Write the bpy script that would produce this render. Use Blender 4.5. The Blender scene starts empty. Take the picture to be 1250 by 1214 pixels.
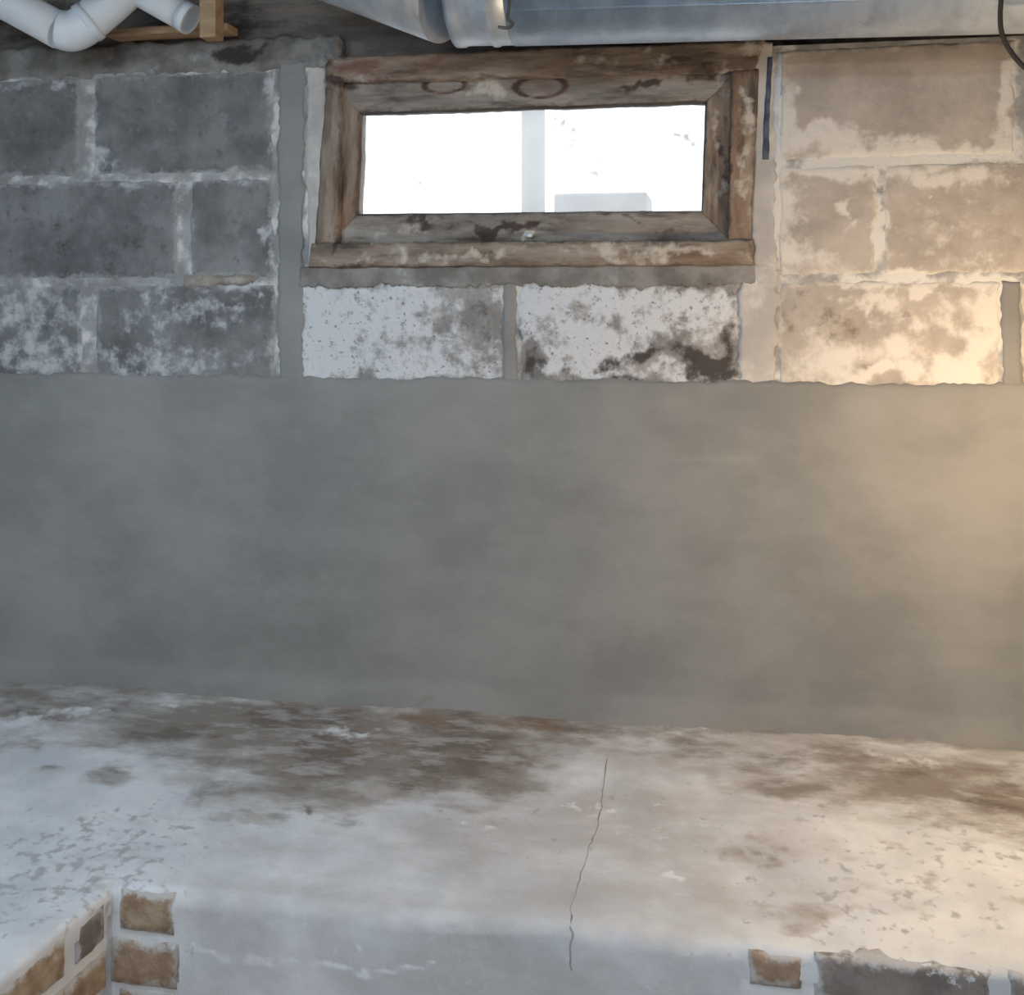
import bpy, bmesh, math, random
import numpy as np
from mathutils import Vector, noise

random.seed(4); noise.seed_set(7)
scene = bpy.context.scene
COL = scene.collection

# ------------------------------------------------------------------ camera
F, TH, D, HZ = 1400.0, math.radians(10.54), 2.065, 1.5      # focal length in px, yaw, distance to wall, eye height
HOR = 379.0                                                  # horizon row
cam_d = bpy.data.cameras.new('camera')
cam = bpy.data.objects.new('camera', cam_d); COL.objects.link(cam)
cam_d.sensor_width = 36.0
cam_d.lens = 36.0 * F / 1250.0
cam_d.shift_y = -(607.0 - HOR) / 1250.0
cam.location = (0, -D, HZ)
cam.rotation_euler = (math.pi / 2, 0, TH)
cam_d.clip_start = 0.02
scene.camera = cam

# ------------------------------------------------------------------ world, daylight, exposure
w = bpy.data.worlds.new('world'); scene.world = w; w.use_nodes = True
bg = w.node_tree.nodes['Background']
bg.inputs[0].default_value = (0.94, 0.98, 1.0, 1)
bg.inputs[1].default_value = 1.9
vs = scene.view_settings
vs.view_transform = 'Standard'; vs.look = 'None'; vs.exposure = 0.0; vs.gamma = 1.0
vs.use_curve_mapping = False
FILL_L, FILL_L2 = 36.0, 53.0                                               # radiance of the added tubes
LAMP_L = 315.0                                              # bulb radiance

# ------------------------------------------------------------------ helpers
def ray(px, py):
    u, v = (px - 625.0) / F, (HOR - py) / F
    return Vector((-math.sin(TH) + u * math.cos(TH), math.cos(TH) + u * math.sin(TH), v))
CAMP = Vector((0, -D, HZ))
def at(px, py, Y=0.0):                                       # point of a plane parallel to the wall
    r = ray(px, py); return CAMP + r * ((Y + D) / r.y)
Z_BACK, SLOPE, Y_LIP = 0.778, 0.11, -0.615                   # bench: height at the wall, fall, depth
def on_bench(px, py):
    r = ray(px, py); t = (Z_BACK - HZ - SLOPE * D) / (r.z - SLOPE * r.y)   # z = Z_BACK + SLOPE*y
    return CAMP + r * t

def nz(v, s=1.0, off=0.0):
    return noise.noise(Vector((v[0] * s + off, v[1] * s - off * 1.7, v[2] * s + off * 0.6)))

def link(name, me, parent=None, m=None):
    o = bpy.data.objects.new(name, me); COL.objects.link(o)
    if parent is not None: o.parent = parent
    if m is not None and me is not None: me.materials.append(m)
    return o
def empty(name, loc=(0, 0, 0)):
    o = bpy.data.objects.new(name, None); COL.objects.link(o); o.location = loc
    return o
def tag(o, label=None, cat=None, group=None, kind=None):
    if label: o['label'] = label
    if cat: o['category'] = cat
    if group: o['group'] = group
    if kind: o['kind'] = kind
    return o
def mesh(name, verts, faces, m=None, parent=None, smooth=True):
    me = bpy.data.meshes.new(name); me.from_pydata([tuple(v) for v in verts], [], faces); me.update()
    if smooth:
        me.polygons.foreach_set('use_smooth', [True] * len(me.polygons))
    return link(name, me, parent, m)

def box(name, lo, hi, m=None, parent=None, bev=0.0):
    bm = bmesh.new(); bmesh.ops.create_cube(bm, size=1.0)
    lo, hi = Vector(lo), Vector(hi)
    for v in bm.verts:
        v.co = Vector((lo[i] + (v.co[i] + 0.5) * (hi[i] - lo[i]) for i in range(3)))
    if bev: bmesh.ops.bevel(bm, geom=bm.edges[:], offset=bev, segments=2, affect='EDGES', profile=0.5)
    me = bpy.data.meshes.new(name); bm.to_mesh(me); bm.free()
    return link(name, me, parent, m)

def slab(name, corners, out, thick, m, parent, res=0.012, jit=0.003, jscale=18.0, rnd=0.006, rough=0.0012, rscale=60.0, seed=0.0):
    """A worn piece: front face a dense grid over the four corners (BL, BR, TR, TL), rounded ragged rim, sides going back."""
    bl, br, tr, tl = [Vector(c) for c in corners]; out = Vector(out).normalized()
    W = max((br - bl).length, (tr - tl).length); H = max((tl - bl).length, (tr - br).length)
    nx, ny = max(3, int(W / res)), max(3, int(H / res))
    vs_, idx, edg = [], {}, []
    for j in range(ny + 1):
        b = j / ny
        for i in range(nx + 1):
            a = i / nx
            p = (bl * (1 - a) + br * a) * (1 - b) + (tl * (1 - a) + tr * a) * b
            dd = min(a * W, (1 - a) * W, b * H, (1 - b) * H)
            k = max(0.0, 1 - dd / rnd) if rnd > 0 else 0.0
            q = p + out * (-rnd * k * k * 0.8 + rough * (nz(p, rscale, seed) + 0.8 * nz(p, rscale * 0.3, seed + 7)))
            if jit:
                e = max(0.0, 1 - dd / 0.03)
                ax = (br - bl).normalized(); az = (tl - bl).normalized()
                q += (ax * nz(p, jscale, seed + 3) + az * nz(p, jscale, seed + 11)) * jit * e
                q += (ax * nz(p, jscale * 3.5, seed + 5) + az * nz(p, jscale * 3.5, seed + 13)) * jit * 0.6 * e
            idx[i, j] = len(vs_); vs_.append(q); edg.append(max(0.0, 1 - dd / 0.022))
    fs = [(idx[i, j], idx[i + 1, j], idx[i + 1, j + 1], idx[i, j + 1]) for j in range(ny) for i in range(nx)]
    ring = [(i, 0) for i in range(nx)] + [(nx, j) for j in range(ny)] + [(i, ny) for i in range(nx, 0, -1)] + [(0, j) for j in range(ny, 0, -1)]
    base = len(vs_)
    for r in ring: vs_.append(vs_[idx[r]] - out * thick)
    n = len(ring)
    for k in range(n):
        k2 = (k + 1) % n
        fs.append((idx[ring[k]], base + k, base + k2, idx[ring[k2]]))
    cen = len(vs_); vs_.append(sum((vs_[base + k] for k in range(n)), Vector()) / n)
    for k in range(n): fs.append((base + (k + 1) % n, base + k, cen))
    if (br - bl).cross(tl - bl).dot(out) < 0: fs = [f[::-1] for f in fs]
    o = mesh(name, vs_, fs, m, parent)
    a_ = o.data.attributes.new('edge', 'FLOAT', 'POINT'); a_.data.foreach_set('value', edg + [1.0] * (len(vs_) - len(edg)))
    return o

def tube(name, pts, rad, m, parent=None, seg=24, caps=True, smooth_path=0):
    pts = [Vector(p) for p in pts]
    if smooth_path:
        out = []
        for i in range(len(pts) - 1):
            p0 = pts[max(i - 1, 0)]; p1 = pts[i]; p2 = pts[i + 1]; p3 = pts[min(i + 2, len(pts) - 1)]
            for k in range(smooth_path):
                t = k / smooth_path
                out.append(0.5 * ((2 * p1) + (p2 - p0) * t + (2 * p0 - 5 * p1 + 4 * p2 - p3) * t * t + (3 * p1 - p0 - 3 * p2 + p3) * t ** 3))
        out.append(pts[-1])
        if isinstance(rad, (list, tuple)):
            rad = [rad[i] + (rad[i + 1] - rad[i]) * k / smooth_path for i in range(len(pts) - 1) for k in range(smooth_path)] + [rad[-1]]
        pts = out
    rads = rad if isinstance(rad, (list, tuple)) else [rad] * len(pts)
    vs_, fs = [], []
    up = None
    for i, p in enumerate(pts):
        d0 = (pts[i] - pts[i - 1]).normalized() if i else (pts[1] - pts[0]).normalized()
        d1 = (pts[i + 1] - pts[i]).normalized() if i < len(pts) - 1 else d0
        t = (d0 + d1).normalized() if (d0 + d1).length > 1e-6 else d1
        if up is None:
            up = Vector((0, 0, 1)) if abs(t.z) < 0.9 else Vector((0, 1, 0))
        a = t.cross(up).normalized(); b = a.cross(t).normalized(); up = b
        mit = 1.0 / max(0.5, d0.dot(t))
        dv = (d1 - d0)
        for k in range(seg):
            an = 2 * math.pi * k / seg
            o = a * math.cos(an) + b * math.sin(an)
            if dv.length > 1e-4:
                dn = dv.normalized(); dn = (dn - t * dn.dot(t))
                if dn.length > 1e-4:
                    dn.normalize(); o = o + dn * o.dot(dn) * (mit - 1)
            vs_.append(p + o * rads[i])
    n = len(pts)
    for i in range(n - 1):
        for k in range(seg):
            k2 = (k + 1) % seg
            fs.append((i * seg + k, i * seg + k2, (i + 1) * seg + k2, (i + 1) * seg + k))
    if caps:
        fs.append(tuple(range(seg))[::-1]); fs.append(tuple((n - 1) * seg + k for k in range(seg)))
    o = mesh(name, vs_, fs, m, parent)
    me = o.data
    bm = bmesh.new(); bm.from_mesh(me); bmesh.ops.recalc_face_normals(bm, faces=bm.faces[:]); 
    for f in bm.faces: f.smooth = len(f.verts) == 4
    bm.to_mesh(me); bm.free()
    return o

# ---- stain and painted shade masks stored as point attributes: blobs placed on the real surface (metres), edges broken up by the shader's noise
def coords(o):
    me = o.data; a = np.empty(len(me.vertices) * 3, dtype=np.float32); me.vertices.foreach_get('co', a)
    return a.reshape(-1, 3)
def put(o, name, vals):
    at_ = o.data.attributes.get(name) or o.data.attributes.new(name, 'FLOAT', 'POINT')
    at_.data.foreach_set('value', np.asarray(vals, dtype=np.float32))
def blobs_wall(lst, Y=0.0):                                   # (px, py, rx, ry, strength) -> (X, Z, rx m, rz m, s)
    r = []
    for px, py, rx, ry, s in lst:
        c = at(px, py, Y); e = at(px + rx, py, Y); g = at(px, py - ry, Y)
        r.append((c.x, c.z, abs(e.x - c.x), abs(g.z - c.z), s))
    return r
def blobs_bench(lst):
    r = []
    for px, py, rx, ry, s in lst:
        c = on_bench(px, py); e = on_bench(px + rx, py); g = on_bench(px, py + ry); h = on_bench(px, py - ry)
        r.append((c.x, c.y, abs(e.x - c.x), abs(g.y - h.y) / 2, s))
    return r
_wc = {}
def warp(co):
    key = (len(co), float(co[0].sum()), float(co[-1].sum()), float(co.sum()))
    if key not in _wc:
        w_ = np.array([noise.turbulence_vector(Vector((p[0] * 9, p[1] * 9, p[2] * 9)), 5, False, noise_basis='PERLIN_ORIGINAL', amplitude_scale=0.62, frequency_scale=2.1)[:] for p in co.tolist()], dtype=np.float32)
        _wc[key] = w_ - w_.mean(axis=0)
    return _wc[key]
def splat(co, lst, ax, wa=0.030):
    v = np.zeros(len(co), dtype=np.float32)
    if not lst: return v
    w_ = warp(co)
    x = co[:, 0] + wa * w_[:, 0] * (1.6 if ax == 1 else 1.0); z = co[:, ax] + wa * w_[:, 2]
    for cx, cz, rx, rz, s in lst:
        d = np.sqrt(((x - cx) / rx) ** 2 + ((z - cz) / rz) ** 2)
        t = np.clip((1.7 - d) / 1.3, 0, 1)
        v = np.maximum(v, s * t)
    return np.clip(v, 0, 1.2)

# ---- procedural materials
def mat(name, c1, c2, scale=8.0, stretch=(1, 1, 1), layers=(), rough=0.9, bump=0.3, bscale=60.0, detail=6.0, metal=0.0, lo=0.35, hi=0.65, spec=0.3, bdist=0.004):
    m = bpy.data.materials.new(name); m.use_nodes = True
    nt = m.node_tree; N, L = nt.nodes, nt.links
    bs = N['Principled BSDF']; bs.inputs['Roughness'].default_value = rough; bs.inputs['Metallic'].default_value = metal
    bs.inputs['Specular IOR Level'].default_value = spec
    tc = N.new('ShaderNodeTexCoord')
    def noise_n(sc, st=(1, 1, 1), det=6.0, ofs=0.0, rg=0.6, dist=0.0):
        mp = N.new('ShaderNodeMapping'); mp.inputs['Scale'].default_value = st; mp.inputs['Location'].default_value = (ofs, ofs * 0.7, -ofs)
        L.new(tc.outputs['Object'], mp.inputs[0])
        n = N.new('ShaderNodeTexNoise'); n.inputs['Scale'].default_value = sc; n.inputs['Detail'].default_value = det; n.inputs['Roughness'].default_value = rg
        n.inputs['Distortion'].default_value = dist
        L.new(mp.outputs[0], n.inputs['Vector']); return n.outputs['Fac']
    def ramp(src, a, b):
        r = N.new('ShaderNodeMapRange'); r.interpolation_type = 'SMOOTHSTEP'
        r.inputs['From Min'].default_value = a; r.inputs['From Max'].default_value = b
        L.new(src, r.inputs['Value']); return r.outputs['Result']
    def mixc(f, a, b):
        x = N.new('ShaderNodeMix'); x.data_type = 'RGBA'
        if isinstance(f, float): x.inputs[0].default_value = f
        else: L.new(f, x.inputs[0])
        for s, v in ((6, a), (7, b)):
            if isinstance(v, (tuple, list)): x.inputs[s].default_value = (*v, 1)
            else: L.new(v, x.inputs[s])
        return x.outputs[2]
    def math_n(op, a, b=None):
        x = N.new('ShaderNodeMath'); x.operation = op
        for i, v in enumerate((a, b)):
            if v is None: continue
            if isinstance(v, (int, float)): x.inputs[i].default_value = v
            else: L.new(v, x.inputs[i])
        return x.outputs[0]
    col = mixc(ramp(noise_n(scale, stretch, detail), lo, hi), c1, c2)
    for k, ly in enumerate(layers):
        nn = noise_n(ly.get('scale', 20.0), ly.get('stretch', (1, 1, 1)), ly.get('detail', 8.0), 3.1 + k * 5.3, ly.get('rg', 0.65), ly.get('dist', 0.0))
        nn = math_n('MULTIPLY', math_n('SUBTRACT', nn, 0.5), ly.get('amp', 1.0) * (1.9 if ly.get('attr') else 1.0))
        if ly.get('attr'):
            a = N.new('ShaderNodeAttribute'); a.attribute_name = ly['attr']
            src = math_n('ADD', a.outputs['Fac'], nn)
        else:
            src = math_n('ADD', nn, 0.5)
        f = ramp(src, ly.get('lo', 0.4), ly.get('hi', 0.6))
        if ly.get('attr') and ly.get('gate', True):
            f = math_n('MULTIPLY', f, ramp(a.outputs['Fac'], 0.02, 0.15))
        f = math_n('MULTIPLY', f, float(ly.get('op', 1.0)))
        col = mixc(f, col, ly['col'])
    L.new(col, bs.inputs['Base Color'])
    if bump:
        bn = N.new('ShaderNodeBump'); bn.inputs['Strength'].default_value = bump; bn.inputs['Distance'].default_value = bdist
        L.new(noise_n(bscale, stretch, 8.0, 1.3), bn.inputs['Height']); L.new(bn.outputs[0], bs.inputs['Normal'])
    return m

WHITE = (0.74, 0.75, 0.76)
EFF = dict(col=(0.72, 0.73, 0.75), attr='eff', scale=30, amp=1.3, lo=0.25, hi=0.85, op=0.95)
DRK = dict(col=(0.055, 0.045, 0.042), attr='dark', scale=26, amp=1.3, lo=0.3, hi=0.9, op=0.92)
def EDGE(c, lo=0.45, op=0.85): return dict(col=c, attr='edge', scale=34, amp=1.5, lo=lo, hi=lo + 0.5, op=op)
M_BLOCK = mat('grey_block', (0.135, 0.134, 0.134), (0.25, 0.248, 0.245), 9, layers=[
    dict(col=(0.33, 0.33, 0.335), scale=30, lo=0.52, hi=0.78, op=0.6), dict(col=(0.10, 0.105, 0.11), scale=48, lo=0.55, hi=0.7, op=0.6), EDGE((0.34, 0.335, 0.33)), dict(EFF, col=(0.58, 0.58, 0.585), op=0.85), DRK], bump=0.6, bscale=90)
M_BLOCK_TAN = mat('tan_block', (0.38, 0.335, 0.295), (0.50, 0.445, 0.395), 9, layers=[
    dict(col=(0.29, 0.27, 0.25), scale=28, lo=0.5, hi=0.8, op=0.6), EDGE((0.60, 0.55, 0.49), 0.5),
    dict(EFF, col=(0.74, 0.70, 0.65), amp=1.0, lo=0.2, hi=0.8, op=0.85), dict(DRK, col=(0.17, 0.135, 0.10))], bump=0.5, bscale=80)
M_BLOCK_EFF = mat('chalky_block', (0.24, 0.23, 0.22), (0.40, 0.375, 0.355), 16, layers=[
    dict(EFF, amp=1.5, lo=0.12, hi=0.75), dict(col=(0.20, 0.19, 0.185), scale=48, lo=0.56, hi=0.70, op=0.75), dict(col=(0.13, 0.125, 0.12), scale=110, lo=0.60, hi=0.70, op=0.7, rg=0.5), DRK], bump=0.9, bscale=110)
M_MORTAR = mat('wall_mortar', (0.26, 0.255, 0.25), (0.42, 0.41, 0.40), 16, layers=[
    dict(col=(0.70, 0.68, 0.65), attr='eff', scale=30, amp=1.0, lo=0.15, hi=0.65), DRK], bump=0.8, bscale=70)
M_PLASTER = mat('cement_render', (0.228, 0.224, 0.218), (0.300, 0.292, 0.280), 3.2, stretch=(1, 1, 1.5), layers=[
    dict(col=(0.20, 0.20, 0.195), scale=6, stretch=(0.6, 1, 3.0), lo=0.55, hi=0.8, op=0.45),
    dict(col=(0.38, 0.37, 0.345), scale=9, stretch=(0.4, 1, 3.5), lo=0.6, hi=0.85, op=0.4),
    dict(col=(0.21, 0.19, 0.17), attr='dark', scale=20, amp=1.0, lo=0.3, hi=0.9, op=0.6)], bump=0.25, bscale=45)
M_DIRTM = mat('dirty_mortar', (0.17, 0.155, 0.14), (0.30, 0.285, 0.27), 16, layers=[dict(col=(0.52, 0.51, 0.50), scale=12, lo=0.58, hi=0.75, op=0.8), DRK], bump=0.9, bscale=60)
M_PLASTER2 = mat('pale_render', (0.44, 0.41, 0.39), (0.58, 0.54, 0.50), 9, layers=[
    dict(col=(0.72, 0.69, 0.66), scale=14, lo=0.5, hi=0.7, op=0.7)], bump=0.4, bscale=50)
M_WASH = mat('whitewash', (0.66, 0.68, 0.71), (0.82, 0.835, 0.855), 8, layers=[
    dict(col=(0.50, 0.475, 0.465), attr='thin', scale=8, stretch=(0.7, 1.2, 1), amp=1.1, lo=0.1, hi=1.1, op=0.85),
    dict(col=(0.76, 0.77, 0.79), attr='thin', scale=42, stretch=(0.8, 1.2, 1), amp=1.5, lo=0.95, hi=1.35, op=0.7),
    dict(col=(0.38, 0.39, 0.40), attr='speck', scale=60, amp=1.6, lo=0.66, hi=1.15, op=0.75, rg=0.5),
    dict(col=(0.40, 0.375, 0.35), attr='speck', scale=16, stretch=(0.6, 1.4, 1), amp=1.5, lo=0.70, hi=1.3, op=0.65),
    dict(col=(0.40, 0.36, 0.32), attr='bare', scale=12, stretch=(0.6, 1.4, 1), amp=1.4, lo=0.0, hi=0.85, op=0.7, detail=10),
    dict(col=(0.27, 0.235, 0.205), attr='bare', scale=12, stretch=(0.65, 1.4, 1), amp=1.3, lo=0.30, hi=0.95, op=0.9, detail=12),
    dict(col=(0.15, 0.12, 0.10), attr='bare', scale=17, stretch=(0.65, 1.4, 1), amp=1.4, lo=0.8, hi=1.35, op=0.75, detail=12),
    dict(col=(0.27, 0.17, 0.115), attr='rust', scale=16, stretch=(0.6, 1.5, 1), amp=1.3, lo=0.45, hi=1.05, op=0.6),
    dict(col=(0.60, 0.58, 0.57), attr='bare', scale=19, stretch=(0.6, 1.6, 1), amp=1.7, lo=1.0, hi=1.45, op=0.5, detail=12),
    dict(col=(0.84, 0.85, 0.87), attr='splash', scale=40, amp=0.7, lo=0.25, hi=0.8)], bump=0.5, bscale=50)
M_ARRIS = mat('arris_highlight', (0.50, 0.55, 0.64), (0.66, 0.70, 0.76), 30, bump=0.3)  # bluish highlight put into the arris colour
M_GAP = mat('joint_gap_shade', (0.06, 0.07, 0.10), (0.12, 0.14, 0.19), 40, bump=0.0)  # shade of the gap put into a dark colour
M_LUMP = mat('tan_mortar', (0.30, 0.25, 0.21), (0.46, 0.41, 0.36), 30, layers=[EDGE((0.2, 0.18, 0.16), 0.5, 0.6)], bump=0.6)
M_WMORTAR = mat('white_mortar', (0.74, 0.76, 0.785), (0.85, 0.865, 0.88), 14, bump=0.6, bscale=60)
M_BRICK = mat('tan_brick', (0.30, 0.20, 0.125), (0.46, 0.35, 0.25), 26, layers=[
    dict(col=(0.17, 0.11, 0.075), scale=18, lo=0.5, hi=0.72, op=0.85), EDGE((0.62, 0.61, 0.60), 0.55, 0.8),
    dict(col=(0.62, 0.60, 0.58), scale=34, lo=0.58, hi=0.72, op=0.55)], bump=0.7, bscale=90)
M_BRICK_G = mat('grey_brown_brick', (0.20, 0.175, 0.16), (0.31, 0.275, 0.25), 20, layers=[
    dict(col=(0.13, 0.125, 0.13), scale=45, lo=0.52, hi=0.7, op=0.7), EDGE((0.60, 0.61, 0.63), 0.6, 0.8),
    dict(col=(0.70, 0.71, 0.73), attr='eff', scale=60, amp=1.6, lo=0.5, hi=0.75)], bump=0.7, bscale=90)
def wood(name, st, c1=(0.17, 0.125, 0.095), c2=(0.34, 0.275, 0.22), red=0.5):
    return mat(name, c1, c2, 7, stretch=st, layers=[
        dict(col=(0.30, 0.16, 0.09), scale=4, stretch=tuple(0.6 * s for s in st), lo=0.42, hi=0.75, op=red),
        dict(col=(0.45, 0.39, 0.33), scale=6, stretch=tuple(0.7 * s for s in st), lo=0.5, hi=0.72, op=0.8),
        dict(col=(0.07, 0.05, 0.04), scale=8, stretch=tuple(0.8 * s for s in st), lo=0.48, hi=0.70, op=0.85),
        dict(col=(0.05, 0.04, 0.035), scale=30, stretch=tuple(0.5 * s for s in st), lo=0.6, hi=0.72, op=0.6),
        EDGE((0.10, 0.08, 0.065), 0.75, 0.6),
        dict(col=(0.62, 0.56, 0.48), attr='eff', scale=24, amp=1.2, lo=0.25, hi=0.8, op=0.85),
        dict(col=(0.18, 0.08, 0.06), attr='rust', scale=20, amp=0.7, lo=0.3, hi=0.8, op=0.75),
        dict(col=(0.055, 0.038, 0.032), attr='dark', scale=20, amp=1.2, lo=0.3, hi=0.85, op=0.9)], bump=0.5, bscale=40)
M_WOOD_H = wood('weathered_wood_along', (1, 3, 5), red=0.38)
M_WOOD_V = wood('weathered_wood_upright', (5, 3, 1), red=0.75)
M_WOOD_S = wood('greyed_sash_wood', (1, 3, 5), (0.22, 0.19, 0.165), (0.36, 0.32, 0.285), 0.15)
M_WOOD_D = mat('dark_timber', (0.05, 0.042, 0.038), (0.12, 0.10, 0.09), 6, stretch=(1, 2, 5), bump=0.5, bscale=40)
M_RIM = mat('rim_timber', (0.12, 0.105, 0.095), (0.25, 0.22, 0.195), 5, stretch=(1, 2, 4), layers=[dict(col=(0.03, 0.026, 0.024), scale=7, stretch=(0.7, 1, 1.5), lo=0.5, hi=0.68, op=0.85)], bump=0.5, bscale=40)
M_WOOD_O = mat('orange_timber', (0.33, 0.21, 0.125), (0.46, 0.31, 0.19), 9, stretch=(1, 3, 5), bump=0.3, bscale=40)
M_PVC = mat('white_plastic', (0.68, 0.72, 0.76), (0.76, 0.79, 0.82), 6, rough=0.45, bump=0.0, spec=0.4)
M_ZINC = mat('galvanised_sheet', (0.50, 0.56, 0.63), (0.68, 0.73, 0.79), 14, stretch=(1.6, 1, 1), rough=0.42, metal=0.75, bump=0.08, bscale=12,
             layers=[dict(col=(0.42, 0.44, 0.47), scale=30, lo=0.55, hi=0.75, op=0.5)], bdist=0.01)
M_WIRE = mat('dark_wire', (0.06, 0.06, 0.055), (0.12, 0.12, 0.11), 30, rough=0.6, bump=0.0)
M_CABLE = mat('black_rubber', (0.035, 0.032, 0.028), (0.07, 0.06, 0.05), 20, rough=0.6, bump=0.0)
M_FLOOR = mat('concrete_floor', (0.30, 0.30, 0.29), (0.42, 0.41, 0.40), 3, bump=0.3)
M_ROOMWALL = mat('plain_block_wall', (0.30, 0.30, 0.30), (0.42, 0.42, 0.41), 4, bump=0.3)
M_CURB2 = mat('outside_block', (0.52, 0.53, 0.55), (0.60, 0.61, 0.62), 10, bump=0.2)
M_CURB = mat('outside_concrete', (0.58, 0.585, 0.59), (0.66, 0.665, 0.67), 10, bump=0.2)
M_POST2 = mat('outside_grey_paint', (0.50, 0.53, 0.53), (0.56, 0.58, 0.58), 8, bump=0.0)
M_POST = mat('outside_white_paint', (0.80, 0.82, 0.82), (0.86, 0.87, 0.87), 8, bump=0.0)

def pane_mat():
    m = bpy.data.materials.new('dusty_glass'); m.use_nodes = True
    nt = m.node_tree; N, L = nt.nodes, nt.links; N.clear()
    out = N.new('ShaderNodeOutputMaterial')
    tr = N.new('ShaderNodeBsdfTransparent'); gl = N.new('ShaderNodeBsdfGlossy'); gl.inputs['Roughness'].default_value = 0.35
    fr = N.new('ShaderNodeFresnel'); fr.inputs[0].default_value = 1.45
    m1 = N.new('ShaderNodeMixShader'); L.new(fr.outputs[0], m1.inputs[0]); L.new(tr.outputs[0], m1.inputs[1]); L.new(gl.outputs[0], m1.inputs[2])
    df = N.new('ShaderNodeBsdfTranslucent'); df.inputs[0].default_value = (0.80, 0.80, 0.80, 1)
    tc = N.new('ShaderNodeTexCoord')
    n = N.new('ShaderNodeTexNoise'); n.inputs['Scale'].default_value = 80; n.inputs['Detail'].default_value = 6; L.new(tc.outputs['Object'], n.inputs[0])
    a = N.new('ShaderNodeAttribute'); a.attribute_name = 'dark'
    ad = N.new('ShaderNodeMath'); ad.operation = 'MULTIPLY_ADD'; L.new(n.outputs['Fac'], ad.inputs[0]); ad.inputs[1].default_value = 1.6
    L.new(a.outputs['Fac'], ad.inputs[2])
    r = N.new('ShaderNodeMapRange'); r.inputs['From Min'].default_value = 1.25; r.inputs['From Max'].default_value = 1.55; r.inputs['To Min'].default_value = 0.18; r.inputs['To Max'].default_value = 0.8
    L.new(ad.outputs[0], r.inputs[0])
    dd = N.new('ShaderNodeBsdfDiffuse'); dd.inputs[0].default_value = (0.20, 0.19, 0.18, 1)
    md = N.new('ShaderNodeMixShader'); md.inputs[0].default_value = 0.35; L.new(df.outputs[0], md.inputs[1]); L.new(dd.outputs[0], md.inputs[2])
    m2 = N.new('ShaderNodeMixShader'); L.new(r.outputs[0], m2.inputs[0]); L.new(m1.outputs[0], m2.inputs[1]); L.new(md.outputs[0], m2.inputs[2])
    L.new(m2.outputs[0], out.inputs[0]); return m
M_GLASS = pane_mat()

# ------------------------------------------------------------------ room shell
XL, XR, YB, ZC = -2.75, 1.9, -4.9, 2.32
floor = tag(box('floor', (XL, YB, -0.1), (XR, 0.25, 0.0), M_FLOOR), 'grey concrete basement floor below the brick ledge', kind='structure')
ceiling = tag(box('ceiling', (XL - .2, YB, ZC), (XR + .2, 0.25, ZC + 0.06), M_WOOD_D), 'dark timber boards overhead above the duct', kind='structure')
for k in range(10):
    x = XL + 0.35 + k * 0.41
    box('joist', (x, YB, ZC - 0.14), (x + 0.04, 0.03, ZC), M_WOOD_D, ceiling, 0.003)
tag(box('wall_left', (XL - 0.2, YB, 0), (XL, 0.25, ZC), M_ROOMWALL), 'plain grey block wall at the left end', kind='structure')
tag(box('wall_right', (XR, YB, 0), (XR + 0.2, 0.25, ZC), M_ROOMWALL), 'plain grey block wall at the right end', kind='structure')

def front_wall():
    bm = bmesh.new()
    for x0, x1, z0, z1 in ((XL, -2.3, 0, ZC), (-1.1, XR, 0, ZC), (-2.3, -1.1, 2.1, ZC)):
        r = bmesh.ops.create_cube(bm, size=1.0)
        for v in r['verts']: v.co = Vector((x0 + (v.co.x + .5) * (x1 - x0), YB + (v.co.y + .5) * 0.2, z0 + (v.co.z + .5) * (z1 - z0)))
    me = bpy.data.meshes.new('wall_front'); bm.to_mesh(me); bm.free()
    return link('wall_front', me, None, M_ROOMWALL)
tag(front_wall(), 'plain block wall behind the viewer with a doorway added to let in cool daylight', kind='structure')  # doorway is added so that sky light enters the room
# two unseen tube lights added for brightness: a cool one over the ledge's left end, a neutral one behind the viewer
def added_tube_light(loc, rz, col, L, label):
    t = tag(empty('added_tube_light', loc), label, 'added light', 'added tube lights'); t.rotation_euler.z = rz
    box('housing', (-0.62, -0.09, -0.035), (0.62, 0.09, 0.0), M_POST, t, 0.006)
    m_ = bpy.data.materials.new('added_tube_glow'); m_.use_nodes = True; b_ = m_.node_tree.nodes['Principled BSDF']
    b_.inputs['Emission Color'].default_value = (*col, 1); b_.inputs['Emission Strength'].default_value = L
    for y in (-0.045, 0.045): tube('added_light_tube', [(-0.59, y, -0.052), (0.59, y, -0.052)], 0.015, m_, t, seg=12)
    for x in (-0.5, 0.5): tube('hanger', [(x, 0, 0), (x, 0, ZC - 0.142 - loc[2])], 0.003, M_WIRE, t, seg=6)
added_tube_light((-0.95, -1.35, ZC - 0.19), 0.0, (0.66, 0.84, 1.0), FILL_L, 'added unseen cool white tube light hung above the left end of the ledge')
added_tube_light((0.15, -2.75, 1.98), 0.0, (0.93, 0.95, 1.0), FILL_L2, 'added unseen tube light hung low behind the viewer')

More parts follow.
